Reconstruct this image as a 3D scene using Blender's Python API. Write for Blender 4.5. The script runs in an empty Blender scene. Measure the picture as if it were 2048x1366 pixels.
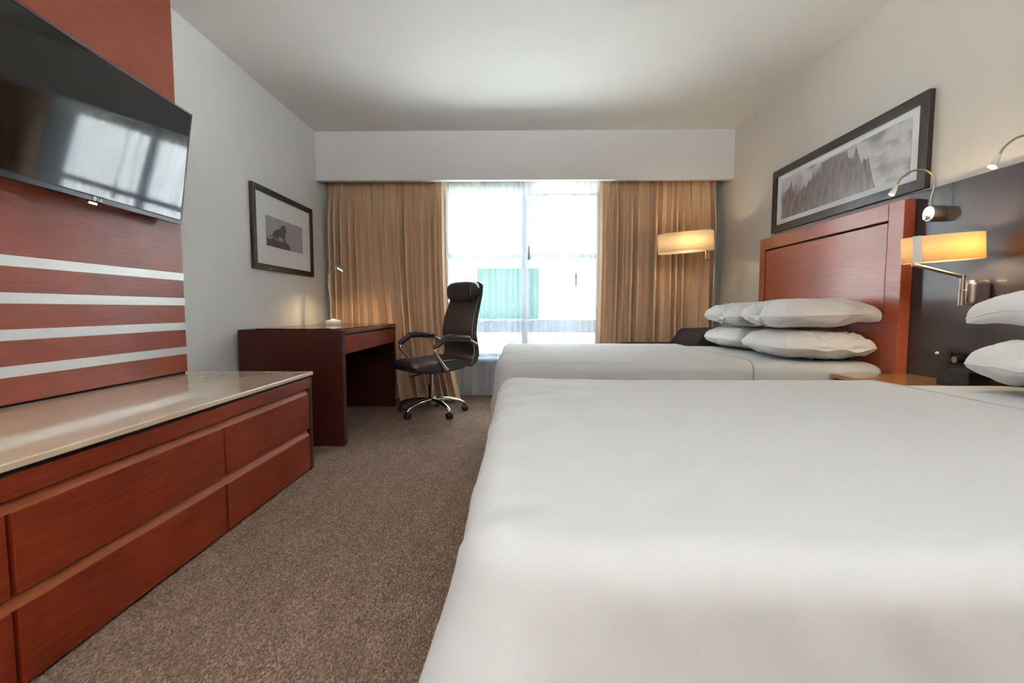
import bpy, bmesh, math, random
from mathutils import Vector, Matrix, noise
R = math.radians
S = bpy.context.scene
COL = S.collection
# ---------------------------------------------------------------- camera
cam = bpy.data.cameras.new('camera'); cam.sensor_width = 36; cam.lens = 950/2048*36
cam.clip_start = 0.02
co = bpy.data.objects.new('camera', cam); COL.objects.link(co)
co.location = (0, 0, .9); co.rotation_euler = (R(90-3.914), 0, R(.9626)); S.camera = co
# ---------------------------------------------------------------- world, sun, exposure
W = bpy.data.worlds.new('sky'); S.world = W; W.use_nodes = True
W.node_tree.nodes['Background'].inputs[0].default_value = (.84, .92, 1, 1)
W.node_tree.nodes['Background'].inputs[1].default_value = 34.0
S.view_settings.view_transform = 'Standard'; S.view_settings.look = 'None'
S.view_settings.exposure = 1.0; S.view_settings.gamma = 1; S.view_settings.use_curve_mapping = False
def light(name, kind, loc, energy, color=(1, 1, 1), rot=(0, 0, 0), **k):
    l = bpy.data.lights.new(name, kind); l.energy = energy; l.color = color
    for a, v in k.items(): setattr(l, a, v)
    o = bpy.data.objects.new(name, l); COL.objects.link(o); o.location = loc
    o.rotation_euler = rot
    return o
light('sun', 'SUN', (0, 0, 12), 640.0, (1, .99, .97), (R(12), 0, R(10)), angle=R(1))
po = light('window_portal', 'AREA', (.02, 4.96, 1.3), 1, rot=(R(-90), 0, 0), shape='RECTANGLE', size=1.7, size_y=1.8)
po.data.cycles.is_portal = True
# added fill lights behind the camera, aimed up to brighten ceiling and walls
light('added_fill_left', 'AREA', (-1.2, -2.1, 1.78), 78, (.90, .96, 1), (R(135), 0, R(-30)), shape='DISK', size=.3, spread=R(95))
light('added_fill_right', 'AREA', (1.2, -2.1, 1.78), 78, (.90, .96, 1), (R(135), 0, R(30)), shape='DISK', size=.3, spread=R(95))

# ---------------------------------------------------------------- materials
def nt(name):
    m = bpy.data.materials.new(name); m.use_nodes = True
    n = m.node_tree.nodes; b = n['Principled BSDF']
    return m, n, m.node_tree.links, b
def srgb(r, g, b):
    f = lambda c: ((c/255+.055)/1.055)**2.4 if c > 10 else c/255/12.92
    return (f(r), f(g), f(b), 1)
def mat(name, c, rough=.5, metal=0, var=0.0, vs=8, bump=0, bs=60, coat=0, spec=.5, scale=(1, 1, 1), sheen=0, trans=0):
    m, n, l, b = nt(name)
    b.inputs['Roughness'].default_value = rough; b.inputs['Metallic'].default_value = metal
    b.inputs['Base Color'].default_value = c; b.inputs['Coat Weight'].default_value = coat
    b.inputs['Coat Roughness'].default_value = .08
    b.inputs['Specular IOR Level'].default_value = spec; b.inputs['Sheen Weight'].default_value = sheen
    b.inputs['Transmission Weight'].default_value = trans
    tc = n.new('ShaderNodeTexCoord'); mp = n.new('ShaderNodeMapping'); mp.inputs['Scale'].default_value = scale
    l.new(tc.outputs['Object'], mp.inputs['Vector'])
    nz = n.new('ShaderNodeTexNoise'); nz.inputs['Scale'].default_value = vs; nz.inputs['Detail'].default_value = 5
    l.new(mp.outputs[0], nz.inputs['Vector'])
    mx = n.new('ShaderNodeMix'); mx.data_type = 'RGBA'
    mx.inputs['A'].default_value = tuple(v*(1-var) for v in c[:3])+(1,)
    mx.inputs['B'].default_value = tuple(min(1, v*(1+var)) for v in c[:3])+(1,)
    l.new(nz.outputs['Fac'], mx.inputs['Factor']); l.new(mx.outputs['Result'], b.inputs['Base Color'])
    if bump:
        n2 = n.new('ShaderNodeTexNoise'); n2.inputs['Scale'].default_value = bs; n2.inputs['Detail'].default_value = 3
        l.new(mp.outputs[0], n2.inputs['Vector'])
        bp = n.new('ShaderNodeBump'); bp.inputs['Strength'].default_value = bump; bp.inputs['Distance'].default_value = .01
        l.new(n2.outputs['Fac'], bp.inputs['Height']); l.new(bp.outputs[0], b.inputs['Normal'])
    return m
def wood(name, dark, light_, axis=1, rough=.32, coat=.25, spec=.5):
    """cherry veneer: long fine grain along `axis` and broad cloudy figure"""
    m, n, l, b = nt(name)
    tc = n.new('ShaderNodeTexCoord'); mp = n.new('ShaderNodeMapping')
    sc = [26, 26, 26]; sc[axis] = 1.6; mp.inputs['Scale'].default_value = sc
    l.new(tc.outputs['Object'], mp.inputs['Vector'])
    nz = n.new('ShaderNodeTexNoise'); nz.inputs['Scale'].default_value = 4; nz.inputs['Detail'].default_value = 6
    l.new(mp.outputs[0], nz.inputs['Vector'])
    n2 = n.new('ShaderNodeTexNoise'); n2.inputs['Scale'].default_value = 3.2; n2.inputs['Detail'].default_value = 3
    l.new(tc.outputs['Object'], n2.inputs['Vector'])
    ad = n.new('ShaderNodeMath'); ad.operation = 'MULTIPLY_ADD'; ad.inputs[1].default_value = .55
    l.new(nz.outputs['Fac'], ad.inputs[0])
    ml = n.new('ShaderNodeMath'); ml.operation = 'MULTIPLY'; ml.inputs[1].default_value = .5
    l.new(n2.outputs['Fac'], ml.inputs[0]); l.new(ml.outputs[0], ad.inputs[2])
    cr = n.new('ShaderNodeValToRGB'); cr.color_ramp.elements[0].position = .32; cr.color_ramp.elements[1].position = .72
    cr.color_ramp.elements[0].color = dark; cr.color_ramp.elements[1].color = light_
    l.new(ad.outputs[0], cr.inputs[0]); l.new(cr.outputs[0], b.inputs['Base Color'])
    b.inputs['Roughness'].default_value = rough; b.inputs['Coat Weight'].default_value = coat
    b.inputs['Coat Roughness'].default_value = .15; b.inputs['Specular IOR Level'].default_value = spec
    return m
M = {}
M['wall'] = mat('wall_paint', srgb(224, 227, 225), .85, var=.015, bump=.03, bs=220)
M['wall_beige'] = mat('wall_vinyl_beige', srgb(212, 207, 198), .8, var=.02, vs=30, bump=.05, bs=300, scale=(1, 1, .3))
M['ceiling'] = mat('ceiling_paint', srgb(232, 233, 230), .9, var=.01)
M['wood'] = wood('cherry_veneer', srgb(92, 30, 13), srgb(132, 50, 24), 1, rough=.42, coat=0, spec=.18)
M['wood_v'] = wood('cherry_veneer_upright', srgb(118, 50, 32), srgb(150, 74, 50), 1, rough=.42, coat=.08)
M['wood_light'] = wood('cherry_edge', srgb(126, 62, 32), srgb(156, 82, 46), 1, rough=.5, coat=0, spec=.15)
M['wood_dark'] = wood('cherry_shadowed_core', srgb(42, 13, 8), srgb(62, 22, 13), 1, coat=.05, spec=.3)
M['wood_head'] = wood('cherry_headboard', srgb(140, 62, 38), srgb(170, 86, 56), 1, rough=.33, coat=.25)
M['espresso'] = mat('espresso_veneer', srgb(52, 44, 46), .38, var=.12, vs=10, scale=(1, 1, .2), coat=.2)
M['black_wood'] = mat('black_brown_frame', srgb(44, 32, 30), .4, var=.15, vs=20, coat=.1)
M['gap'] = mat('dark_gap', srgb(22, 14, 12), .8)
M['silver'] = mat('brushed_aluminium', srgb(226, 227, 225), .4, .35, var=.08, vs=30, bump=.02, bs=200, scale=(1, 1, 6))
M['chrome'] = mat('chrome', srgb(214, 212, 210), .14, 1)
M['nickel'] = mat('satin_nickel', srgb(180, 172, 162), .32, 1)
M['steel_dark'] = mat('grey_metal', srgb(90, 88, 88), .35, .9)
M['black'] = mat('black_plastic', srgb(24, 23, 24), .4)
M['screen'] = mat('black_glass', srgb(12, 11, 11), .05, spec=.7)
M['bezel'] = mat('dark_bezel', srgb(40, 40, 42), .22, .6)
M['white_ink'] = mat('white_print', srgb(225, 225, 225), .5)
M['leather'] = mat('black_brown_leather', srgb(46, 40, 46), .42, var=.15, vs=14, bump=.12, bs=160)
M['stitch'] = mat('pale_piping', srgb(170, 164, 162), .5)
M['linen'] = mat('white_linen', srgb(184, 184, 181), .85, var=.012, vs=5, bump=.05, bs=420, sheen=.15)
M['pillow'] = mat('white_pillowcase', srgb(222, 221, 217), .85, var=.01, bump=.05, bs=300, sheen=.15)
M['seam'] = mat('grey_seam_thread', srgb(176, 176, 176), .8)
M['armfab'] = mat('plum_black_fabric', srgb(48, 38, 44), .85, var=.12, vs=80, bump=.2, bs=400)
M['mat_board'] = mat('mat_board', srgb(232, 235, 232), .8)
M['silhouette'] = mat('photo_dark_tone', srgb(92, 80, 76), .7, var=.5, vs=45)
M['photo_sky'] = mat('photo_flat_sky', srgb(165, 160, 164), .7, var=.04)
M['base_fabric'] = mat('bed_base_fabric', srgb(60, 52, 48), .9)
M['steel_white'] = mat('window_frame_white', srgb(196, 206, 214), .5)
M['outlet'] = mat('black_socket_plate', srgb(42, 33, 33), .35)
M['brass'] = mat('brass_pin', srgb(170, 130, 80), .3, .9)
# stone tops
def stone(name, a, b_, rough):
    m, n, l, b = nt(name)
    tc = n.new('ShaderNodeTexCoord'); mp = n.new('ShaderNodeMapping'); mp.inputs['Scale'].default_value = (2.2, 1.2, 2.2)
    l.new(tc.outputs['Object'], mp.inputs['Vector'])
    nz = n.new('ShaderNodeTexNoise'); nz.inputs['Scale'].default_value = 3; nz.inputs['Detail'].default_value = 8; nz.inputs['Distortion'].default_value = .6
    l.new(mp.outputs[0], nz.inputs['Vector'])
    cr = n.new('ShaderNodeValToRGB'); cr.color_ramp.elements[0].position = .35; cr.color_ramp.elements[1].position = .68
    cr.color_ramp.elements[0].color = a; cr.color_ramp.elements[1].color = b_
    l.new(nz.outputs['Fac'], cr.inputs[0]); l.new(cr.outputs[0], b.inputs['Base Color'])
    b.inputs['Roughness'].default_value = rough; b.inputs['Coat Weight'].default_value = .5; b.inputs['Coat Roughness'].default_value = .03
    return m
M['marble'] = stone('beige_marble', srgb(212, 190, 162), srgb(224, 206, 182), .12)
M['marble2'] = stone('brown_stone', srgb(158, 114, 70), srgb(188, 142, 92), .2)
# carpet: ribbed woven loops in mixed browns
m, n, l, b = nt('carpet'); M['carpet'] = m
tc = n.new('ShaderNodeTexCoord'); mp = n.new('ShaderNodeMapping'); mp.inputs['Scale'].default_value = (1, .34, 1)
l.new(tc.outputs['Object'], mp.inputs['Vector'])
vo = n.new('ShaderNodeTexVoronoi'); vo.inputs['Scale'].default_value = 400; l.new(mp.outputs[0], vo.inputs['Vector'])
cr = n.new('ShaderNodeValToRGB'); e = cr.color_ramp.elements
e[0].position = 0; e[0].color = srgb(84, 66, 56); e[1].position = 1; e[1].color = srgb(160, 135, 115)
x = e.new(.35); x.color = srgb(110, 88, 75); x = e.new(.7); x.color = srgb(128, 104, 89)
sp = n.new('ShaderNodeSeparateColor'); l.new(vo.outputs['Color'], sp.inputs[0]); l.new(sp.outputs[0], cr.inputs[0])
n2 = n.new('ShaderNodeTexNoise'); n2.inputs['Scale'].default_value = 14; n2.inputs['Detail'].default_value = 6; l.new(mp.outputs[0], n2.inputs['Vector'])
mr = n.new('ShaderNodeMapRange'); mr.inputs[1].default_value = .3; mr.inputs[2].default_value = .7; mr.inputs[3].default_value = .86; mr.inputs[4].default_value = 1.1
l.new(n2.outputs['Fac'], mr.inputs[0])
hs = n.new('ShaderNodeHueSaturation'); l.new(mr.outputs[0], hs.inputs['Value']); l.new(cr.outputs[0], hs.inputs['Color'])
l.new(hs.outputs[0], b.inputs['Base Color']); b.inputs['Roughness'].default_value = .95; b.inputs['Specular IOR Level'].default_value = .1
bp = n.new('ShaderNodeBump'); bp.inputs['Strength'].default_value = .7; bp.inputs['Distance'].default_value = .004; bp.invert = True
l.new(vo.outputs['Distance'], bp.inputs['Height']); l.new(bp.outputs[0], b.inputs['Normal'])
# curtain fabric: diffuse with a little light coming through
def cloth(name, c, tcol, tfac, transp=0.0, bump=.1):
    m, n, l, b = nt(name)
    b.inputs['Base Color'].default_value = c; b.inputs['Roughness'].default_value = .9; b.inputs['Specular IOR Level'].default_value = .15
    if bump:
        tc = n.new('ShaderNodeTexCoord'); w = n.new('ShaderNodeTexNoise'); w.inputs['Scale'].default_value = 350
        l.new(tc.outputs['Object'], w.inputs['Vector']); bp = n.new('ShaderNodeBump'); bp.inputs['Strength'].default_value = bump; bp.inputs['Distance'].default_value = .005
        l.new(w.outputs['Fac'], bp.inputs['Height']); l.new(bp.outputs[0], b.inputs['Normal'])
    t = n.new('ShaderNodeBsdfTranslucent'); t.inputs['Color'].default_value = tcol
    mx = n.new('ShaderNodeMixShader'); mx.inputs[0].default_value = tfac
    l.new(b.outputs[0], mx.inputs[1]); l.new(t.outputs[0], mx.inputs[2]); last = mx
    if transp:
        tr = n.new('ShaderNodeBsdfTransparent'); m2 = n.new('ShaderNodeMixShader'); m2.inputs[0].default_value = transp
        l.new(mx.outputs[0], m2.inputs[1]); l.new(tr.outputs[0], m2.inputs[2]); last = m2
    l.new(last.outputs[0], n['Material Output'].inputs['Surface'])
    return m
M['curtain'] = cloth('tan_drape', srgb(222, 192, 160), srgb(200, 165, 125), .035)
M['sheer'] = cloth('white_voile', srgb(236, 236, 240), srgb(104, 109, 117), .42, .50, 0)
M['sheer_hem'] = cloth('white_voile_heading', srgb(238, 238, 232), srgb(240, 240, 230), .5, .3, 0)
M['shade'] = cloth('lit_linen_shade', srgb(242, 234, 214), srgb(255, 238, 205), .45, 0, .05)
M['shade2'] = cloth('lit_amber_shade', srgb(236, 220, 186), srgb(250, 216, 150), .34, 0, .05)
def emis(name, c, s):
    m, n, l, b = nt(name); b.inputs['Base Color'].default_value = c
    b.inputs['Emission Color'].default_value = c; b.inputs['Emission Strength'].default_value = s
    return m
M['bulb'] = emis('warm_bulb', (1, .72, .4, 1), 12)
M['led'] = emis('warm_led', (1, .86, .66, 1), 25)
m, n, l, b = nt('clear_glass'); M['glass'] = m
g = n.new('ShaderNodeBsdfGlossy'); g.inputs['Roughness'].default_value = .02; t = n.new('ShaderNodeBsdfTransparent'); t.inputs[0].default_value = (.95, .98, .98, 1)
fr = n.new('ShaderNodeFresnel'); fr.inputs[0].default_value = 1.3; mx = n.new('ShaderNodeMixShader')
l.new(fr.outputs[0], mx.inputs[0]); l.new(t.outputs[0], mx.inputs[1]); l.new(g.outputs[0], mx.inputs[2]); l.new(mx.outputs[0], n['Material Output'].inputs['Surface'])
# clouded sky of the cathedral photograph
m, n, l, b = nt('photo_clouds'); M['clouds'] = m
tc = n.new('ShaderNodeTexCoord'); mp = n.new('ShaderNodeMapping'); mp.inputs['Scale'].default_value = (1, 3.2, 6); mp.inputs['Rotation'].default_value = (R(35), 0, 0)
l.new(tc.outputs['Object'], mp.inputs['Vector']); nz = n.new('ShaderNodeTexNoise'); nz.inputs['Scale'].default_value = 2.2; nz.inputs['Detail'].default_value = 7
l.new(mp.outputs[0], nz.inputs['Vector']); cr = n.new('ShaderNodeValToRGB'); e = cr.color_ramp.elements
e[0].position = .33; e[0].color = srgb(150, 148, 152); e[1].position = .55; e[1].color = srgb(205, 205, 207)
l.new(nz.outputs['Fac'], cr.inputs[0]); l.new(cr.outputs[0], b.inputs['Base Color']); b.inputs['Roughness'].default_value = .25; b.inputs['Coat Weight'].default_value = .3
m, n, l, b = nt('photo_stonework'); M['gothic'] = m
tc = n.new('ShaderNodeTexCoord'); mp = n.new('ShaderNodeMapping'); mp.inputs['Scale'].default_value = (1, 34, 9)
l.new(tc.outputs['Object'], mp.inputs['Vector']); nz = n.new('ShaderNodeTexNoise'); nz.inputs['Scale'].default_value = 1.2; nz.inputs['Detail'].default_value = 6
l.new(mp.outputs[0], nz.inputs['Vector']); cr = n.new('ShaderNodeValToRGB'); e = cr.color_ramp.elements
e[0].position = .35; e[0].color = srgb(112, 102, 100); e[1].position = .68; e[1].color = srgb(156, 150, 149)
l.new(nz.outputs['Fac'], cr.inputs[0]); l.new(cr.outputs[0], b.inputs['Base Color']); b.inputs['Roughness'].default_value = .25; b.inputs['Coat Weight'].default_value = .3

# ---------------------------------------------------------------- helpers
class MB:
    """collects shapes that become ONE mesh"""
    def __init__(s): s.v = []; s.f = []; s.mi = []
    def add(s, vs, fs, mi=0):
        o = len(s.v); s.v += [tuple(v) for v in vs]; s.f += [tuple(i+o for i in f) for f in fs]; s.mi += [mi]*len(fs); return s
    def box(s, x0, x1, y0, y1, z0, z1, mi=0):
        v = [(x, y, z) for z in (z0, z1) for y in (y0, y1) for x in (x0, x1)]
        return s.add(v, [(0, 2, 3, 1), (4, 5, 7, 6), (0, 1, 5, 4), (2, 6, 7, 3), (0, 4, 6, 2), (1, 3, 7, 5)], mi)
    def tube(s, pts, r, n=12, flat=1.0, cap=True, mi=0):
        pts = [Vector(p) for p in pts]; vs = []; fs = []
        rr = r if isinstance(r, (list, tuple)) else [r]*len(pts)
        t0 = (pts[1]-pts[0]).normalized(); a = Vector((0, 0, 1)) if abs(t0.z) < .9 else Vector((1, 0, 0))
        nrm = (a - t0*a.dot(t0)).normalized()
        for i, p in enumerate(pts):
            if i == 0: t = t0
            elif i == len(pts)-1: t = (pts[i]-pts[i-1]).normalized()
            else: t = ((pts[i+1]-p).normalized()+(p-pts[i-1]).normalized()).normalized()
            nrm = (nrm - t*nrm.dot(t)).normalized(); bn = t.cross(nrm)
            for k in range(n):
                q = 2*math.pi*k/n; vs.append(p + nrm*math.cos(q)*rr[i]*flat + bn*math.sin(q)*rr[i])
        for i in range(len(pts)-1):
            for k in range(n):
                k2 = (k+1) % n; fs.append((i*n+k, i*n+k2, (i+1)*n+k2, (i+1)*n+k))
        if cap:
            fs.append(tuple(range(n))[::-1]); fs.append(tuple((len(pts)-1)*n+k for k in range(n)))
        return s.add(vs, fs, mi)
    def lathe(s, prof, n=28, origin=(0, 0, 0), axis='z', mi=0, sy=1.0):
        vs = []; fs = []; o = Vector(origin)
        for (r, h) in prof:
            for k in range(n):
                q = 2*math.pi*k/n; c, d = r*math.cos(q), r*math.sin(q)*sy
                v = {'z': (c, d, h), 'x': (h, c, d), 'y': (c, h, d)}[axis]
                vs.append(o+Vector(v))
        for i in range(len(prof)-1):
            for k in range(n):
                k2 = (k+1) % n; fs.append((i*n+k, i*n+k2, (i+1)*n+k2, (i+1)*n+k))
        fs.append(tuple(range(n))[::-1]); fs.append(tuple((len(prof)-1)*n+k for k in range(n)))
        return s.add(vs, fs, mi)
    def prism(s, poly, axis, a, b, mi=0):
        """extrude a polygon given in the two other axes from a to b along axis"""
        def P(u, v, w): return {'x': (w, u, v), 'y': (u, w, v), 'z': (u, v, w)}[axis]
        n = len(poly); vs = [P(u, v, a) for u, v in poly]+[P(u, v, b) for u, v in poly]
        fs = [tuple(range(n))[::-1], tuple(range(n, 2*n))]+[(i, (i+1) % n, (i+1) % n+n, i+n) for i in range(n)]
        return s.add(vs, fs, mi)
    def grid(s, fn, nu, nv, mi=0, closeu=False):
        vs = [fn(i/nu, j/nv) for j in range(nv+1) for i in range(nu+(0 if closeu else 1))]
        w = nu if closeu else nu+1; fs = []
        for j in range(nv):
            for i in range(nu):
                i2 = (i+1) % w if closeu else i+1
                fs.append((j*w+i, j*w+i2, (j+1)*w+i2, (j+1)*w+i))
        return s.add(vs, fs, mi)
    def build(s, name, mats, parent=None, bevel=0, smooth=True, seg=2, merge=False, solid=None, subd=0):
        me = bpy.data.meshes.new(name); me.from_pydata(s.v, [], s.f)
        for m_ in (mats if isinstance(mats, list) else [mats]): me.materials.append(m_)
        me.polygons.foreach_set('material_index', s.mi)
        bm = bmesh.new(); bm.from_mesh(me)
        if merge: bmesh.ops.remove_doubles(bm, verts=bm.verts, dist=1e-5)
        bmesh.ops.recalc_face_normals(bm, faces=bm.faces); bm.to_mesh(me); bm.free()
        o = bpy.data.objects.new(name, me); COL.objects.link(o)
        if parent: o.parent = parent
        if solid:
            k = o.modifiers.new('thickness', 'SOLIDIFY'); k.thickness = solid; k.offset = -1
        if bevel:
            k = o.modifiers.new('bevel', 'BEVEL'); k.width = bevel; k.segments = seg; k.limit_method = 'ANGLE'; k.angle_limit = R(40); k.harden_normals = True
        if subd:
            k = o.modifiers.new('sub', 'SUBSURF'); k.levels = subd; k.render_levels = subd
        if smooth:
            me.shade_auto_smooth(angle=R(40)) if hasattr(me, 'shade_auto_smooth') else me.polygons.foreach_set('use_smooth', [True]*len(me.polygons))
            if not hasattr(me, 'shade_auto_smooth'):
                me.set_sharp_from_angle(angle=R(40))
        return o
def tag(o, label=None, cat=None, group=None, kind=None):
    for k, v in (('label', label), ('category', cat), ('group', group), ('kind', kind)):
        if v: o[k] = v
    return o
def thing(name, label, cat, loc=(0, 0, 0), rz=0, group=None):
    o = bpy.data.objects.new(name, None); COL.objects.link(o); o.location = loc; o.rotation_euler = (0, 0, rz)
    o.empty_display_size = .1
    return tag(o, label, cat, group)
def children(o): return [c for c in bpy.data.objects if c.parent == o]
def copy_tree(o, parent=None):
    c = o.copy(); COL.objects.link(c); c.parent = parent
    for ch in children(o): copy_tree(ch, c)
    return c
def arc(p, q, ctrl, n=14):
    p, q, c = Vector(p), Vector(q), Vector(ctrl)
    return [(1-t)**2*p + 2*t*(1-t)*c + t*t*q for t in [i/n for i in range(n+1)]]
def spline(P, n=10):
    P = [Vector(p) for p in P]; P = [P[0]*2-P[1]]+P+[P[-1]*2-P[-2]]; out = []
    for i in range(1, len(P)-2):
        a, b_, c, d = P[i-1:i+3]
        for k in range(n):
            t = k/n; out.append(.5*((2*b_)+(-a+c)*t+(2*a-5*b_+4*c-d)*t*t+(-a+3*b_-3*c+d)*t**3))
    return out+[P[-2]]
def frame4(mb, ax, y0, y1, z0, z1, w, x0, x1):
    mb.box(x0, x1, y0, y0+w, z0, z1); mb.box(x0, x1, y1-w, y1, z0, z1)
    mb.box(x0, x1, y0+w, y1-w, z0, z0+w); mb.box(x0, x1, y0+w, y1-w, z1-w, z1); return mb

# ---------------------------------------------------------------- room shell
XL, XR, H, YS, YB, YR = -1.86, 1.92, 2.5, 4.38, 4.92, -2.6
def st(name, mb, m_, parent=None, **k):
    o = mb.build(name, m_, parent, **k)
    if not parent: o['kind'] = 'structure'
    return o
st('floor', MB().box(XL-.1, XR+.1, YR-.1, YB+.15, -.1, 0), M['carpet'], smooth=False)
st('ceiling', MB().box(XL-.1, XR+.1, YR-.1, YB+.15, H, H+.1), M['ceiling'], smooth=False)
st('wall_left', MB().box(XL-.1, XL, YR, YB, 0, H), M['wall'], smooth=False)
st('wall_right', MB().box(XR, XR+.1, YR, YB, 0, H), M['wall_beige'], smooth=False)
st('wall_rear', MB().box(XL-.1, XR+.1, YR-.1, YR, 0, H), M['wood_v'], smooth=False)
WX0, WX1, WZ0, WZ1 = -.78, .82, .40, 2.12
wb = MB().box(XL-.1, WX0, YB, YB+.15, 0, H).box(WX1, XR+.1, YB, YB+.15, 0, H).box(WX0, WX1, YB, YB+.15, 0, WZ0).box(WX0, WX1, YB, YB+.15, WZ1, H)
st('wall_back', wb, M['wall'], smooth=False)
st('trim_1', MB().box(XL, XR, YS, YS+.06, 2.065, H), M['wall'], bevel=.004)          # curtain pelmet
st('baseboard_left', MB().box(XL, XL+.012, 2.7, YB, 0, .09), M['wood_dark'], bevel=.003)
st('baseboard_right', MB().box(XR-.012, XR, 3.8, YB, 0, .09), M['wood_dark'], bevel=.003)
win = bpy.data.objects.new('window_1', None); COL.objects.link(win); win.location = (0, YB, 0); win['kind'] = 'structure'
fb = MB(); Y0, Y1 = .0, .06
fb.box(WX0, WX0+.045, Y0, Y1, WZ0, WZ1).box(WX1-.045, WX1, Y0, Y1, WZ0, WZ1).box(WX0, WX1, Y0, Y1, WZ1-.07, WZ1).box(WX0, WX1, Y0, Y1, WZ0, WZ0+.04)
fb.build('window_frame', M['steel_white'], win, bevel=.003)
MB().box(.015, .085, -.01, .07, WZ0, WZ1).build('mullion', M['steel_white'], win, bevel=.003)
MB().box(WX0, WX1, -.005, .065, 1.415, 1.47).build('transom', M['steel_white'], win, bevel=.003)
MB().box(WX0, WX1, -.015, .075, .655, .79).build('transom', M['steel_white'], win, bevel=.003)
MB().box(WX0-.02, WX1+.02, -.10, .01, WZ0-.03, WZ0).build('window_sill', M['steel_white'], win, bevel=.004)
for i, (a, b_, c, d) in enumerate(((WX0, .05, WZ0, .7), (.05, WX1, WZ0, .7), (WX0, .05, .7, 1.44), (.05, WX1, .7, 1.44), (WX0, .05, 1.44, WZ1), (.05, WX1, 1.44, WZ1))):
    MB().box(a, b_, .03, .034, c, d).build('pane', M['glass'], win, smooth=False)
MB().box(.56, .585, -.03, 0, 1.12, 1.27).build('window_handle', M['steel_dark'], win, bevel=.004)
# outside
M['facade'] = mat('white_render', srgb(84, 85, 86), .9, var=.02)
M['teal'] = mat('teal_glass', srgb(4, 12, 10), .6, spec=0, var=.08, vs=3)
M['ground'] = mat('pale_concrete', srgb(232, 230, 224), .9, var=.03)
fac = thing('facade_building', 'sunlit white building across the way, seen through the sheer curtains', 'building', (0, 10.4, -.35))
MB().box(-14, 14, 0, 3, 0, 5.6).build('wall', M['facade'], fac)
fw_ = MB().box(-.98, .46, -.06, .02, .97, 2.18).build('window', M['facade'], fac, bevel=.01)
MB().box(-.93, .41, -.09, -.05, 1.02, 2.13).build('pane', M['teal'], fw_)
st('ground', MB().box(-30, 30, 5.1, 40, -.55, -.35), M['ground'], smooth=False)

# ---------------------------------------------------------------- curtains
def curtain(name, m_, xt, xb, z0, z1, y, n, amp, seed, label=None, cat=None, group=None, warp=0, parent=None, res=16, wexp=4.0, round_=.62, tube=.58):
    """pleated cloth: rounded crests, narrow shaded valleys, every pleat its own width, depth and lean"""
    rnd = random.Random(seed); w = [rnd.uniform(.5, 1.5) for _ in range(n)]; tot = sum(w); cum = [0]
    for a in w: cum.append(cum[-1]+a/tot)
    aw = [rnd.uniform(.62, 1.0) for _ in range(n)]; ph = [rnd.uniform(-1, 1) for _ in range(n+1)]; sk = [rnd.uniform(.7, 1.4) for _ in range(n)]
    def fn(u, v):
        k = min(n-1, int(u*n)); fr_ = u*n-k
        z = z1+(z0-z1)*v; dz = (z1-z)
        s = cum[k]+(cum[k+1]-cum[k])*fr_
        s += warp*math.exp(-((s-.45)/.2)**2)*min(1, v*1.6)**1.5
        f2 = fr_**sk[k]; wd = tube*(.75+.3*aw[k])
        q_ = (f2-.5)/wd+.5; crest = math.sin(math.pi*q_)**round_ if 0 < q_ < 1 else 0.0
        head = max(0, 1-abs(dz-.12)/.14)                       # pinch pleats under the heading
        crest = crest*(1-head*.75)+head*.75*max(0, 1-abs(fr_-.5)*6)
        open_ = .45+.55*min(1, dz/.5)
        flop = 1+.10*math.sin(v*5*ph[k]+k)
        A = amp*aw[k]*open_*flop
        left = xt[0]+(xb[0]-xt[0])*v**wexp; right = xt[1]+(xb[1]-xt[1])*v**wexp
        jit = (ph[k]*(1-fr_)+ph[k+1]*fr_)*.014*math.sin(2.2*v+ph[k+1 if fr_ > .5 else k])*min(1, s*8, (1-s)*8)
        px = left+(right-left)*s+jit*0+.006*math.sin(2.4*v+seed)*math.sin(math.pi*min(1, max(0, s)))
        px += .16*A*math.sin(2*math.pi*q_)*(1 if 0 < q_ < 1 else 0)
        py = y - A*crest + .004*noise.noise(Vector((px*9, v*1.5, seed)))
        return (px, py, z)
    o = MB().grid(fn, n*res, 40).build(name, m_, parent)
    o.data.polygons.foreach_set('use_smooth', [True]*len(o.data.polygons))
    if label: tag(o, label, cat, group)
    return o
dl = curtain('drape', M['curtain'], (-1.83, -.705), (-1.83, -.575), .02, 2.2, 4.59, 15, .12, 4, 'tan pleated drape behind the desk, left side of the window', 'curtain', warp=.05)
dr = curtain('drape', M['curtain'], (.745, 1.85), (.70, 1.86), .02, 2.2, 4.59, 16, .12, 9, 'tan pleated drape behind the floor lamp, right side of the window', 'curtain')
MB().tube([(-.70, 4.52, 2.1), (-.70, 4.52, 1.47)], .004, 8).tube([(-.70, 4.52, 1.47), (-.70, 4.52, 1.38)], [.008, .006], 10).build('pull_wand', M['steel_white'], dl)
s1 = curtain('sheer_curtain', M['sheer'], (-1.75, .10), (-1.75, .09), .02, 2.2, 4.81, 30, .05, 21, 'translucent white sheer curtain behind the office chair, left of the window post', 'curtain', res=14, round_=.8, tube=.8)
s2 = curtain('sheer_curtain', M['sheer'], (.01, 1.75), (.03, 1.75), .02, 2.2, 4.70, 28, .05, 33, 'translucent white sheer curtain right of the window post, above the far bed', 'curtain', res=14, round_=.8, tube=.8)
curtain('heading_tape', M['sheer_hem'], (-1.75, .10), (-1.75, .10), 2.02, 2.2, 4.825, 30, .04, 21, parent=s1)
curtain('heading_tape', M['sheer_hem'], (.01, 1.75), (.01, 1.75), 2.02, 2.2, 4.715, 28, .04, 33, parent=s2)
MB().tube([(.085, 4.62, 2.1), (.085, 4.62, 1.5)], .004, 8).tube([(.085, 4.62, 1.5), (.085, 4.62, 1.37)], [.009, .016], 10).build('pull_wand', M['steel_white'], s1)
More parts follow.
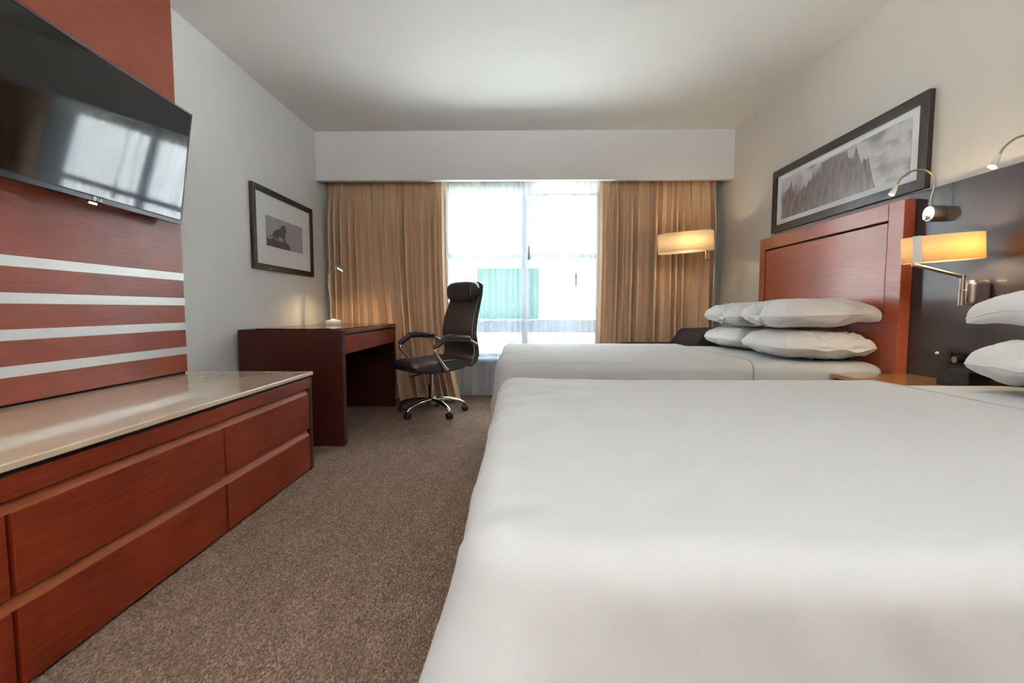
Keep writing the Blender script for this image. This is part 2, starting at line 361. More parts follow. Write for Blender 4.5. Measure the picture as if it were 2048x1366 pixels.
tr = MB().box(XL+.02, XR-.02, 4.52, 4.56, 2.2, 2.5).box(XL+.02, XR-.02, 4.66, 4.80, 2.2, 2.5).build('curtain_track', M['steel_white'])
tag(tr, 'white curtain track hidden behind the pelmet above the window', 'curtain track')

# ---------------------------------------------------------------- wood wall panel with metal strips, TV
wp = thing('wall_panel', 'tall cherry wood wall panel behind the television, crossed by four metal strips', 'wall panel', (XL, 1.4, 0))
MB().box(0, .04, -1.3, 1.155, .56, 2.5).build('panel', M['wood_v'], wp, bevel=.002)
for z0 in (1.052, .919, .787, .656):
    MB().box(.03, .0425, -1.3, 1.158, z0, z0+.040).build('metal_strip', M['silver'], wp, bevel=.001)
MB().box(0, .03, -1.3, 1.15, .547, .56).build('shadow_gap', M['gap'], wp)

tv = thing('television', 'large black flat television tilted down on the cherry wood panel', 'television', (-1.748, 2.45, 1.331))
tv.rotation_euler = (0, R(-0), 0)
TW, TH = 1.05, .556
# local: y from -TW..0, z 0..TH, x out of the wall; matrix = yaw about z, tilt about y
tv.rotation_euler = (0, R(8.2), R(3.6))
MB().box(-.035, 0, -TW, 0, 0, TH).build('back_shell', M['bezel'], tv, bevel=.006)
MB().box(-.055, -.03, -TW*.8, -TW*.2, .08, TH*.75).build('rear_housing', M['black'], tv, bevel=.01)
MB().box(0, .003, -TW+.008, -.008, .024, TH-.008).build('screen', M['screen'], tv, bevel=.001)
MB().box(-.02, .005, -TW, 0, 0, .022).build('bottom_bezel', M['bezel'], tv, bevel=.003)
fr_ = MB().box(-.03, .005, -TW-.003, 0.003, TH-.006, TH+.003).box(-.03, .005, -.006, .003, 0, TH).box(-.03, .005, -TW-.003, -TW+.006, 0, TH)
fr_.build('edge_trim', M['steel_dark'], tv, bevel=.002)
lg = MB(); Yc = -TW/2
lg.lathe([(.0085, .0), (.0085, .0012)], 24, (.005, Yc-.012, .0115), 'x')
lg.box(.005, .0062, Yc+.002, Yc+.0045, .005, .018).box(.005, .0062, Yc+.002, Yc+.011, .005, .0075)                        # L
lg.box(.005, .0062, Yc+.015, Yc+.0175, .005, .018).box(.005, .0062, Yc+.015, Yc+.026, .0155, .018).box(.005, .0062, Yc+.015, Yc+.026, .005, .0075).box(.005, .0062, Yc+.0235, Yc+.026, .005, .012).box(.005, .0062, Yc+.020, Yc+.026, .010, .012)  # G
lg.build('brand_logo', M['white_ink'], tv, smooth=False)
MB().box(-.022, -.004, Yc-.03, Yc+.015, -.013, 0).build('sensor_nub', M['chrome'], tv, bevel=.003)
MB().box(-.022, -.004, Yc-.42, Yc-.38, -.013, 0).build('sensor_nub', M['chrome'], tv, bevel=.003)
MB().box(-.10, -.05, -TW*.62, -TW*.38, .16, .40).build('wall_mount', M['black'], tv, bevel=.004)

# ---------------------------------------------------------------- dresser
ds = thing('dresser', 'long low cherry dresser with handleless drawers and pale marble top', 'dresser', (XL, 0, 0))
FX = 0.690                                                    # front face (local x)
DY0, DY1 = .20, 2.63
MB().box(.0, FX+.005, DY0, DY1+.012, .53, .55).build('marble_top', M['marble'], ds, bevel=.004)
MB().box(.01, FX-.012, DY0, DY1-.01, .517, .53).build('shadow_gap', M['gap'], ds)
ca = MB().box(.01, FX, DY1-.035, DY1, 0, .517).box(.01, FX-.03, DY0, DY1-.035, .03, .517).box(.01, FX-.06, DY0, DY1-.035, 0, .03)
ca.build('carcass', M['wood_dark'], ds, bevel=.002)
MB().box(.3, FX, DY0, DY1-.035, .462, .517).build('top_rail', M['wood'], ds, bevel=.002)
def rail(z0, z1, y0, y1):
    MB().prism([(FX-.032, z0), (FX-.005, z0), (FX-.026, z1), (FX-.032, z1)], 'y', y0, y1).build('finger_groove', M['wood_light'], ds)
rail(.43, .462, DY0, DY1-.04); rail(.20, .236, DY0, DY1-.04)
for (ya, yb) in ((1.842, 2.588), (1.045, 1.828), (.235, 1.031)):
    MB().box(FX-.03, FX, ya, yb, .236, .43).build('drawer', M['wood'], ds, bevel=.002)
    MB().box(FX-.03, FX, ya, yb, .012, .200).build('drawer', M['wood'], ds, bevel=.002)
for y_ in (1.826, 1.029): MB().box(FX-.04, FX-.025, y_, y_+.018, .01, .43).build('drawer_gap', M['gap'], ds)

# ---------------------------------------------------------------- desk
dk = thing('desk', 'cherry wood writing desk with glass top and single drawer, by the left wall', 'desk', (XL+.03, 3.045, 0))
DX = .68; DLn = 1.335
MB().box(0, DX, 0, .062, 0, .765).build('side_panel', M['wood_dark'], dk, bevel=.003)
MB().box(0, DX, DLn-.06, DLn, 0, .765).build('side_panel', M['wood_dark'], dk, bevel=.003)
MB().box(0, DX, .062, DLn-.06, .735, .765).build('desktop', M['wood'], dk, bevel=.003)
MB().box(.02, DX-.01, .064, DLn-.062, .72, .735).build('shadow_gap', M['gap'], dk)
MB().box(.03, DX-.004, .066, DLn-.064, .60, .72).build('drawer', M['wood'], dk, bevel=.003)
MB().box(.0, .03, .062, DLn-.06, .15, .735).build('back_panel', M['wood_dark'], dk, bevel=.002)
MB().box(.10, DX-.01, .03, DLn-.01, .7655, .7715).build('glass_top', M['glass'], dk, bevel=.001)

# desk lamp
lp = thing('desk_lamp', 'slim silver gooseneck desk lamp with small head, on the desk by the drape', 'lamp', (-1.60, 4.05, .7715))
MB().lathe([(.062, 0), (.066, .006), (.066, .022), (.058, .032), (.02, .038), (.012, .045)], 32).build('base', M['silver'], lp)
MB().tube(spline([(0, 0, .04), (-.012, 0, .16), (-.03, 0, .30), (-.032, 0, .40), (-.012, 0, .475), (.03, 0, .497)], 8), [.009]*25+[.007]*16, 12).build('arm', M['chrome'], lp)
hd = MB().tube([(.02, 0, .506), (.035, 0, .500), (.10, -.0, .462)], [.010, .026, .026], 18, flat=.55); hd.build('lamp_head', M['nickel'], lp)
MB().tube([(.050, 0, .474), (.088, 0, .453)], .012, 10, flat=.3).build('led_panel', M['bulb'], lp)
light('desk_lamp_light', 'SPOT', (-1.56, 4.05, 1.225), 6, (1, .70, .38), (0, R(-12), 0), spot_size=R(150), spot_blend=.8, shadow_soft_size=.02)

# ---------------------------------------------------------------- framed pictures
pl = thing('framed_picture', 'dark framed photograph of a lion statue above the desk', 'picture', (XL, 0, 0))
f = .989
y0, y1, z0, z1 = 3.285, 4.235, 1.183, 1.776
frame4(MB(), 'x', y0, y1, z0, z1, .042, 0, .026).build('frame', M['black_wood'], pl, bevel=.003)
MB().box(.002, .012, y0+.03, y1-.03, z0+.03, z1-.03).build('mat_board', M['mat_board'], pl, smooth=False)
LION = [(3.549, 1.447), (3.559, 1.451), (3.562, 1.441), (3.582, 1.446), (3.593, 1.462), (3.612, 1.483), (3.648, 1.503), (3.697, 1.516), (3.721, 1.524), (3.73, 1.544), (3.76, 1.556), (3.786, 1.554), (3.797, 1.54), (3.807, 1.523), (3.798, 1.499), (3.785, 1.478), (3.779, 1.452), (3.79, 1.438), (3.795, 1.427), (3.774, 1.423), (3.756, 1.437), (3.742, 1.454), (3.72, 1.455), (3.693, 1.455), (3.669, 1.45), (3.676, 1.437), (3.678, 1.426), (3.661, 1.426), (3.651, 1.436), (3.634, 1.448), (3.626, 1.437), (3.612, 1.427), (3.595, 1.428), (3.599, 1.437), (3.614, 1.457), (3.607, 1.458), (3.589, 1.442), (3.565, 1.434)]
PED = [(3.511, 1.427), (3.54, 1.42), (3.612, 1.43), (3.664, 1.424), (3.797, 1.425), (3.85, 1.413), (3.86, 1.391), (3.867, 1.369), (3.511, 1.369)]
sc = lambda L, g: [(a*g, .9+(b_-.9)*g) for a, b_ in L]
pr = MB().box(.012, .0135, 3.47, 4.05, 1.365, 1.585, 0)
pr.prism(sc(LION, .9905), 'x', .0135, .0142, 1).prism(sc(PED, .9905), 'x', .0135, .0142, 1)
pr.build('photo_print', [M['photo_sky'], M['silhouette']], pl, smooth=False)

pr_ = thing('framed_picture', 'wide dark framed photograph of gothic spires above the cherry headboard', 'picture', (XR, 0, 0))
y0, y1, z0, z1 = 2.300, 3.665, 1.466, 1.918
frame4(MB(), 'x', y0, y1, z0, z1, .050, -.028, 0).build('frame', M['black_wood'], pr_, bevel=.003)
MB().box(-.014, -.002, y0+.04, y1-.04, z0+.04, z1-.04).build('mat_board', M['mat_board'], pr_, smooth=False)
CATH = [(3.625, 1.567), (3.627, 1.671), (3.614, 1.716), (3.586, 1.756), (3.562, 1.768), (3.545, 1.773), (3.513, 1.824), (3.503, 1.754), (3.466, 1.727), (3.455, 1.76), (3.446, 1.713), (3.42, 1.698), (3.413, 1.732), (3.4, 1.702), (3.36, 1.752), (3.343, 1.723), (3.303, 1.773), (3.293, 1.753), (3.258, 1.807), (3.241, 1.777), (3.211, 1.814), (3.202, 1.803), (3.175, 1.845), (3.147, 1.844), (3.059, 1.849), (2.964, 1.842), (2.939, 1.849), (2.924, 1.792), (2.904, 1.793), (2.886, 1.769), (2.862, 1.846), (2.836, 1.779), (2.808, 1.72), (2.795, 1.752), (2.779, 1.74), (2.772, 1.745), (2.765, 1.721), (2.758, 1.755), (2.74, 1.686), (2.719, 1.624), (2.696, 1.567)]
pp = MB().box(-.0155, -.014, 2.405, 3.56, 1.552, 1.835, 0)
pp.prism([(a*.9765, .9+(b_-.9)*.9765) for a, b_ in CATH], 'x', -.0162, -.0155, 1)
pp.build('photo_print', [M['clouds'], M['gothic']], pr_, smooth=False)

# ---------------------------------------------------------------- headboards and dark wall panel
dp = MB().box(XR-.015, XR, -.3, 2.40, 0, 1.457).build('wall_panel', M['espresso'], bevel=.002)
tag(dp, 'dark espresso wall panel between the headboards, behind the nightstand', 'wall panel')
def headboard(y0, y1, label):
    t = thing('headboard', label, 'headboard', (XR, y0, 0)); w = y1-y0; z1 = 1.428
    fm = MB().box(-.07, -.016, 0, .10, 0, z1).box(-.07, -.016, w-.075, w, 0, z1).box(-.07, -.016, .10, w-.075, z1-.085, z1)
    fm.build('frame', M['wood_head'], t, bevel=.003)
    MB().box(-.05, -.018, .095, w-.07, .1, z1-.08).build('reveal', M['gap'], t)
    MB().box(-.064, -.02, .108, w-.083, .15, z1-.094).build('panel', M['wood_head'], t, bevel=.004)
    return t
headboard(2.355, 3.735, 'cherry wood panelled headboard behind the far bed')
headboard(.35, 1.58, 'cherry wood headboard behind the near bed, outside the right edge')

# ---------------------------------------------------------------- beds
def uperim(xh, xf, y0, y1, rc, inset, step=.02):
    """U path: head end near side -> foot -> head end far side; returns (pos, normal, arclength)"""
    x0 = xf+inset; ya, yb = y0+inset, y1-inset; rc = max(.01, rc-inset); P = []
    def seg(a, b_, nrm):
        n = max(2, int((Vector(b_)-Vector(a)).length/step))
        for i in range(n): t = i/n; P.append((Vector(a).lerp(Vector(b_), t), Vector(nrm)))
    def cor(c, a0, a1, n=10):
        for i in range(n): q = a0+(a1-a0)*i/n; d = Vector((math.cos(q), math.sin(q))); P.append((Vector(c)+d*rc, d))
    seg((xh, ya), (x0+rc, ya), (0, -1)); cor((x0+rc, ya+rc), -math.pi/2, -math.pi)
    seg((x0, ya+rc), (x0, yb-rc), (-1, 0)); cor((x0+rc, yb-rc), math.pi, math.pi/2)
    seg((x0+rc, yb), (xh, yb), (0, 1)); P.append((Vector((xh, yb)), Vector((0, 1))))
    out = []; s = 0; last = None
    for p, q in P:
        if last is not None: s += (p-last).length
        out.append((p, q, s)); last = p
    return out
def duvet(name, xh, xf, y0, y1, zt, zb, r, rc, seed, wr, label, ridges=(), parent=None, m_='linen', thick=.008):
    P = uperim(xh, xf, y0, y1, rc, r, .012); c = Vector((xh, (y0+y1)/2)); n = len(P); vs = []; NK = 46
    L = P[-1][2]
    def top(x, y):
        e = min(x-xf, y-y0, y1-y); e2 = max(0, e)
        z = zt - .006*math.exp(-e2/.12) + .004*noise.noise(Vector((x*1.3, y*1.3, seed)))
        wz = 1.6*wr*math.exp(-max(0, x-xf)/.25)
        z += wz*(.45+noise.noise(Vector(((x+y*.6)*5, (y-x*.5)*13, seed+5))))
        z += .0012*noise.noise(Vector((x*14, y*5, seed+9)))
        return z
    for k in range(NK+1):
        t = (k/NK)**.8 if k else 0.0
        for p, q, s in P:
            a = c+(p-c)*t; vs.append((a.x, a.y, top(a.x, a.y)))
    na = 8; nd = 26
    for k in range(1, na+nd+1):
        for p, q, s in P:
            if k <= na: an = k/na*math.pi/2; off = r*math.sin(an); dz = r*(1-math.cos(an)); dep = 0
            else: dep = (k-na)/nd; off = r; dz = r+(zt-r-zb)*dep
            ft = min(1, dz/.10)
            # soft hanging folds
            fold = (.010*math.sin(s*9+seed)+.008*math.sin(s*17+2*seed)+.012*noise.noise(Vector((s*4, dz*2, seed))))*dep**.7
            fold += wr*.9*noise.noise(Vector((s*11+dz*9, dz*5-s*2, seed+3)))*ft
            off += fold + .018*dep*.5
            for (s0, wa, wb_, am) in ridges:
                d = s-s0*L
                g = math.exp(-abs(d)/wa) if d < 0 else math.exp(-abs(d)/wb_)
                off += am*g*min(1, max(0, dz-.045)/.22)
            base = top(p.x, p.y)
            vs.append((p.x+q.x*off, p.y+q.y*off, base-dz))
    rows = NK+1+na+nd; fs = []
    for j in range(rows-1):
        for i in range(n-1): fs.append((j*n+i, j*n+i+1, (j+1)*n+i+1, (j+1)*n+i))
    mb = MB().add(vs, fs); o = mb.build(name, M[m_], parent, merge=True)
    o.data.polygons.foreach_set('use_smooth', [True]*len(o.data.polygons))
    if thick:
        k = o.modifiers.new('thickness', 'SOLIDIFY'); k.thickness = thick; k.offset = -1
    if label: tag(o, label, 'duvet')
    return o
def rbox_sheet(xh, xf, y0, y1, z0, z1, r):
    """rounded mattress block"""
    mb = MB()
    def fn(u, v):
        q = 2*math.pi*u; c_, s_ = math.cos(q), math.sin(q); e = .16
        px = math.copysign(abs(c_)**e, c_); py = math.copysign(abs(s_)**e, s_)
        cx, cy = (xh+xf)/2, (y0+y1)/2; hx, hy = (xh-xf)/2, (y1-y0)/2
        prof = [(0, z1), (.5, z1), (.9, z1)] + [(1-(r/hy)*(1-math.sin(t)), z1-r*(1-math.cos(t))) for t in [i*math.pi/12 for i in range(7)]] + [(1, z0+.03), (.98, z0), (0, z0)]
        i = min(len(prof)-1, round(v*(len(prof)-1))); k, z = prof[i]
        return (cx+px*hx*k, cy+py*hy*k, z+.003*noise.noise(Vector((px*5, py*5, z*4))))
    return mb.grid(fn, 160, 12, closeu=True)
def bed(y0, y1, zt, xf, xh, label, dlabel, seed, wr, ridges, seam):
    t = thing('bed', label, 'bed', (0, 0, 0))
    MB().box(xf+.10, XR-.08, y0+.06, y1-.06, .06, .34).build('bed_base', M['base_fabric'], t, bevel=.02)
    for (lx, ly) in ((xf+.2, y0+.15), (xf+.2, y1-.15), (1.7, y0+.15), (1.7, y1-.15)):
        MB().lathe([(.03, 0), (.03, .06)], 12, (lx, ly, 0)).build('leg', M['black'], t)
    rbox_sheet(XR-.075, xf+.075, y0+.035, y1-.035, .33, zt-.020, .045).build('mattress', M['linen'], t)
    d = duvet('duvet', xh, xf, y0, y1, zt, .06, .055, .07, seed, wr, dlabel, ridges)
    # stitched hem line near the folded edge
    q = [(y0-.003, zt-.055-.07+.014*i) for i in range(6)]+[(y0+.055-.056*math.cos(a), zt-.0555+.055*math.sin(a)) for a in [i*math.pi/16 for i in range(8)]]
    q += [(y0+.06+(y1-y0-.12)*i/40, None) for i in range(41)]
    top_z = lambda y: max([v.co.z for v in d.data.vertices if abs(v.co.x-xh) < .004 and abs(v.co.y-y) < .04 and v.co.z > zt-.03] or [zt])
    MB().tube([(xh, y, (top_z(y) if z is None else z)+.0005) for y, z in q], .0022, 6).build('hem', M['seam'], d)
    return t
bed(2.315, 3.60, .645, -.125, 1.14, 'far double bed nearest the window, against the cherry headboard', 'white duvet spread over the far bed near the window', 3, .010,
    ((.385, .05, .03, .03), (.42, .02, .05, .018)), None)
bed(.47, 1.77, .648, -.075, 1.26, 'near double bed in the foreground, cropped by the right edge', 'large smooth white duvet spread over the foreground bed', 8, .010,
    ((.3425, .12, .010, .098), (.3500, .004, .05, -.03)), None)

# pillows
def pillow(name, cx, cy, cz, wx, wy, h, seed, label, group=None, tilt=(0, 0, 0), pinch=None, ears=(), parent=None):
    N = 64; vs = []; fs = []
    def pt(u, v, sgn):
        au, av = abs(u), abs(v); m_ = max(au, av)
        d4 = (au**3.4+av**3.4)**(1/3.4)
        k = (m_/d4)**.62 if d4 > 1e-6 else 1
        uu, vv = u*k, v*k                                       # plan with rounded corners
        prof = max(0, 1-m_**4.2)**.52
        prof *= 1-.16*m_**3*(1-(1-min(au, av))**2)                # a little flatter at the corners
        px = uu*wx/2*(1-.035*(1-vv**2)*uu**2); py = vv*wy/2*(1-.03*(1-uu**2)*vv**2)
        z = sgn*h/2*prof
        if sgn < 0: z *= .74
        w_ = (.35+m_**2)*min(1, prof*3)
        z += (.013*noise.noise(Vector((px*8, py*6, seed)))+.009*noise.noise(Vector((px*20+py*9, py*13-px*6, seed+4)))+.004*noise.noise(Vector((px*48, py*40, seed))))*w_
        for (cu, cv, ln, dr) in ears:
            e = math.exp(-((u-cu)**2+(v-cv)**2)/.035)
            px += cu*ln*e; py += cv*ln*e; z += -dr*e+(sgn*.010*e)*(1 if prof > .05 else 0)
        for (pu, pv, st_) in (pinch or ()):
            dx, dy = u-pu, (v-pv)*wy/wx; d = math.hypot(dx, dy); a = math.atan2(dy, dx)
            z += st_*.009*math.sin(a*14+1.5*math.sin(a*4+seed))*math.exp(-d/.55)*min(1, d/.12)*min(1, prof*2)
            z -= sgn*st_*.020*math.exp(-(d/.2)**2)
            px += st_*.012*math.exp(-(d/.3)**2)*(1 if pu < 0 else -1)
        return (px, py, z)
    for sgn in (1, -1):
        o = len(vs)
        for j in range(N+1):
            for i in range(N+1):
                # denser near the edges
                u = math.sin((i/N-.5)*math.pi); v = math.sin((j/N-.5)*math.pi)
                vs.append(pt(u, v, sgn))
        for j in range(N):
            for i in range(N): q = (o+j*(N+1)+i, o+j*(N+1)+i+1, o+(j+1)*(N+1)+i+1, o+(j+1)*(N+1)+i); fs.append(q if sgn > 0 else q[::-1])
    # piping seam all around
    o_ = MB().add(vs, fs).build(name, M['pillow'], parent, merge=True)
    o_.data.polygons.foreach_set('use_smooth', [True]*len(o_.data.polygons))
    o_.location = (cx, cy, cz); o_.rotation_euler = tuple(R(a) for a in tilt)
    tag(o_, label, 'pillow', group)
    ring = []
    for k in range(200):
        q = k/200*8; s_, fr = int(q//2), (q % 2)-1
        u, v = [(fr, -1), (1, fr), (-fr, 1), (-1, -fr)][s_]
        ring.append(pt(u, v, 1))
    ring.append(ring[0])
    MB().tube([(a, b_, 0*c_+min(c_, 0)) for a, b_, c_ in ring], .0028, 6, cap=False).build('piping', M['pillow'], o_)
    return o_
GP = 'pillows stacked on the far bed'
pillow('pillow', 1.602, 3.325, .698, .49, .58, .16, 1, 'lower pillow at the window side of the far bed, under another', GP, (0, 0, 2))
pillow('pillow', 1.598, 2.710, .700, .51, .62, .17, 2, 'lower pillow at the nightstand side of the far bed, its open hem showing', GP, (0, 0, -3), pinch=((-.2, -.9, .9), (.5, -.95, 1.0)))
pillow('pillow', 1.600, 3.325, .862, .50, .55, .165, 3, 'upper pillow at the window side of the far bed, partly hidden by its neighbour', GP, (0, -3, 3), pinch=((-.92, -.15, 1.3),))
pillow('pillow', 1.580, 2.715, .868, .49, .60, .175, 4, 'upper pillow at the nightstand side of the far bed, with pinched end', GP, (0, -2, -3), pinch=((-.92, .1, 1.5),), ears=((1, -1, .030, .012),))
GP = 'pillows stacked on the foreground bed'
pillow('pillow', 1.662, 1.355, .718, .36, .60, .17, 5, 'lower pillow on the foreground bed beside the nightstand, cut by the photo edge', GP, (0, 0, 3), pinch=((-.8, .3, .8),))
pillow('pillow', 1.690, 1.340, .886, .32, .60, .16, 6, 'upper pillow on the foreground bed with limp corner, cut by the photo edge', GP, (0, 4, 0), ears=((-1, 1, .035, .030), (-1, -1, .03, .02)))

# ---------------------------------------------------------------- nightstand and what is on it
ns = thing('nightstand', 'small cherry nightstand with brown stone top between the two beds', 'nightstand', (1.52, 1.80, 0))
NW, ND = .535, .38
MB().box(0, ND, 0, NW, .566, .586).build('stone_top', M['marble2'], ns, bevel=.003)
MB().box(.01, ND, .01, NW-.01, .06, .566).build('body', M['wood'], ns, bevel=.003)
MB().box(.0, .01, .02, NW-.02, .36, .55).build('drawer', M['wood'], ns, bevel=.002)
MB().box(.03, ND, .03, NW-.03, 0, .06).build('plinth', M['gap'], ns)
ck = thing('clock_radio', 'small black clock radio on the nightstand under the socket plate', 'clock radio', (1.75, 1.90, .586))
MB().box(0, .09, -.03, .115, 0, .068).build('case', M['black'], ck, bevel=.005)
MB().box(-.002, .0, -.02, .06, .012, .055).build('display', M['screen'], ck, bevel=.001)
MB().box(-.001, .02, .064, .068, .004, .062).build('trim', M['steel_dark'], ck)
MB().box(.01, .08, -.02, .10, .068, .071).build('button_bar', M['steel_dark'], ck, bevel=.001)
sp_ = thing('socket_plate', 'dark framed socket plate on the espresso panel above the nightstand', 'socket', (XR-.015, 1.80, .64))
frame4(MB(), 'x', -.02, .33, 0, .088, .018, -.014, 0).build('frame', M['outlet'], sp_, bevel=.003)
MB().box(-.006, 0, 0, .32, .01, .078).build('plate', M['black'], sp_)
MB().lathe([(.015, -.032), (.015, -.004)], 18, (0, .27, .042), 'x').build('plug', M['black'], sp_)
MB().lathe([(.014, -.034), (.014, -.031)], 18, (0, .27, .042), 'x').build('plug_face', M['nickel'], sp_)
MB().lathe([(.007, -.02), (.007, -.004)], 12, (0, .225, .045), 'x').build('socket', M['brass'], sp_)
MB().lathe([(.007, -.02), (.007, -.004)], 12, (0, .225, .022), 'x').build('socket', M['brass'], sp_)
sw = MB().lathe([(.006, -.008), (.006, 0)], 14, (XR-.015, 2.19, .70), 'x').build('indicator_light', M['white_ink'])
tag(sw, 'tiny white indicator on the espresso panel left of the socket plate', 'indicator light')

# ---------------------------------------------------------------- wall lamp
def oval_shade(mb_len, mb_wid, h, r_in=.002, N=64, e=.8):
    vs = []; fs = []
    for z in (0, h):
        for k in range(N):
            q = 2*math.pi*k/N; c_, s_ = math.cos(q), math.sin(q)
            vs.append((math.copysign(abs(c_)**e, c_)*mb_len/2, math.copysign(abs(s_)**e, s_)*mb_wid/2, z))
    fs = [(k, (k+1) % N, (k+1) % N+N, k+N) for k in range(N)]
    return MB().add(vs, fs)
wl = thing('wall_lamp', 'lit swing-arm wall lamp with oval amber shade on the espresso panel', 'lamp', (XR-.015, 1.98, 0))
MB().box(-.085, 0, -.028, .028, .912, 1.020).build('bracket', M['nickel'], wl, bevel=.022, seg=5)
MB().tube([(-.100, 0, .915), (-.100, 0, .975)], .011, 16).tube([(-.100, 0, .977), (-.100, 0, 1.035)], .010, 16).build('joint', M['nickel'], wl)
MB().tube([(-.100, 0, 1.030), (-.290, .015, 1.082)], .007, 14).build('arm', M['nickel'], wl)
MB().tube([(-.290, .015, 1.076), (-.290, .015, 1.12)], .008, 14).build('stem', M['nickel'], wl)
sh = oval_shade(.285, .13, .104).build('lamp_shade', M['shade2'], wl); sh.location = (-.185, 0, 1.094); sh.rotation_euler = (0, R(-4), R(-8))
sh.modifiers.new('t', 'SOLIDIFY').thickness = .002
def band(u0, u1):
    vs = []
    for z in (-.002, .106):
        for i in range(9):
            x_ = u0+(u1-u0)*i/8; c_ = abs(x_)/.1425; s_ = (max(0, 1-c_**(2/.8)))**(.8/2); vs.append((x_, -s_*.065-.0022, z))
    return MB().add(vs, [(i, i+1, i+10, i+9) for i in range(8)])
band(-.130, -.106).build('metal_band', M['silver'], sh)
MB().lathe([(.004, 0), (.016, .012), (.020, .03), (.012, .05), (.004, .055)], 14, (-.09, 0, 1.115)).build('bulb', M['bulb'], wl)
light('wall_lamp_light', 'POINT', (XR-.015-.15, 1.98, 1.15), 2.9, (1, .80, .50), shadow_soft_size=.025)

# ---------------------------------------------------------------- reading lights
def reading_light(y, z, label, sy):
    t = thing('reading_light', label, 'reading light', (XR-.015, y, z), group='gooseneck reading lights beside the wall lamp')
    MB().lathe([(.034, 0), (.035, -.004), (.035, -.052), (.033, -.058), (.0, -.0582)], 32, axis='x').build('base', M['nickel'], t)
    MB().lathe([(.009, -.058), (.009, -.066), (.007, -.069)], 14, (0, sy*.010, -.018), 'x').build('knob', M['chrome'], t)
    pts = spline([(-.045, 0, .028), (-.05, .0, .07), (-.04, sy*.0, .12), (-.045, 0, .165), (-.085, 0, .193), (-.14, 0, .190), (-.185, 0, .160), (-.208, 0, .125)], 8)
    MB().tube(pts, .0042, 10).build('gooseneck', M['nickel'], t)
    MB().tube([(-.206, 0, .13), (-.214, 0, .11), (-.228, 0, .085)], [.006, .009, .014], 16).build('lamp_head', M['silver'], t)
    MB().tube([(-.2275, 0, .0865), (-.2290, 0, .0845)], .008, 12).build('led', M['led'], t)
    return t
reading_light(2.215, 1.33, 'slim gooseneck reading light left of the amber wall lamp, overlapping the picture', 1)
reading_light(1.755, 1.318, 'slim gooseneck reading light at the right edge of the photo, base half cut off', 1)

# ---------------------------------------------------------------- floor lamp
fl = thing('floor_lamp', 'lit floor lamp with cream oval shade in the corner by the right drape', 'lamp', (1.70, 4.22, 0))
MB().lathe([(.13, 0), (.13, .015), (.02, .022), (.012, .03)], 36).build('base', M['nickel'], fl)
MB().tube([(0, 0, .02), (0, 0, 1.295)], .010, 16).build('pole', M['nickel'], fl)
MB().tube([(0, 0, 1.288), (-.09, -.04, 1.338)], .006, 12).build('arm', M['nickel'], fl)
MB().tube([(-.09, -.04, 1.330), (-.09, -.04, 1.41)], .010, 14).build('stem', M['nickel'], fl)
sh = oval_shade(.46, .22, .162).build('lamp_shade', M['shade'], fl); sh.location = (-.262, -.03, 1.394); sh.rotation_euler = (0, R(-3.2), R(-14))
sh.modifiers.new('t', 'SOLIDIFY').thickness = .002
MB().lathe([(.005, 0), (.02, .015), (.026, .035), (.016, .06), (.005, .07)], 14, (-.2, -.03, 1.43)).build('bulb', M['bulb'], fl)
light('floor_lamp_light', 'POINT', (1.46, 4.19, 1.48), 1.9, (1, .82, .58), shadow_soft_size=.03)

# ---------------------------------------------------------------- office chair
ch = thing('office_chair', 'black leather high-back office chair on a chrome star base at the desk', 'chair', (-.76, 4.05, 0), R(221))
def sq(t, e): return math.copysign(abs(t)**e, t)
def loft(sections, n=40, e=.45):
    """sections: (centre, right-vector half width, up-vector half thickness)"""
    vs = []; fs = []
    for c_, a, b_ in sections:
        for k in range(n):
            q = 2*math.pi*k/n; vs.append(Vector(c_)+Vector(a)*sq(math.cos(q), e)+Vector(b_)*sq(math.sin(q), e))
    for i in range(len(sections)-1):
        for k in range(n): fs.append((i*n+k, i*n+(k+1) % n, (i+1)*n+(k+1) % n, (i+1)*n+k))
    fs.append(tuple(range(n))[::-1]); fs.append(tuple((len(sections)-1)*n+k for k in range(n)))
    return MB().add(vs, fs)
seat = []
for i in range(21):
    t = .5-.5*math.cos(math.pi*i/20); x_ = -.25+.52*t; th = .058*max(.0, 1-abs(2*t-1)**5)**.5; zc = .432+.012*math.cos(t*5)-(.018*max(0, (t-.75)/.25)**2); w_ = .255*(1-.10*abs(2*t-1)**3)
    seat.append(((x_, 0, zc), (0, w_, 0), (0, 0, max(.016, th))))
loft(seat, 48, .5).build('seat', M['leather'], ch)
prof = [(-.235, .42), (-.285, .46), (-.305, .53), (-.290, .62), (-.280, .70), (-.295, .80), (-.325, .90), (-.36, 1.00), (-.385, 1.08), (-.40, 1.14)]
PB = spline([(a, 0, b_) for a, b_ in prof], 4); bs = []
for i, p in enumerate(PB):
    t = i/(len(PB)-1); d = (PB[min(i+1, len(PB)-1)]-PB[max(i-1, 0)]).normalized(); nrm = Vector((d.z, 0, -d.x))
    w_ = .262-.035*abs(2*t-.7)**2 - (.05*(max(0, t-.93)/.07)**2); th = .036*(1-.5*t)*(.5 if i in (0, len(PB)-1) else 1)
    bs.append((p, (0, w_, 0), nrm*th))
loft(bs, 48, .5).build('backrest', M['leather'], ch)
hb = []
for i in range(15):
    t = i/14*2-1; k = (1-abs(t)**5)**.5 if abs(t) < 1 else .15
    hb.append(((-.330, t*.232, 1.055), (0.0, 0, .090*max(.3, k)), (.062*max(.3, k), 0, 0)))
h_ = loft(hb, 36, .8).build('headrest', M['leather'], ch)
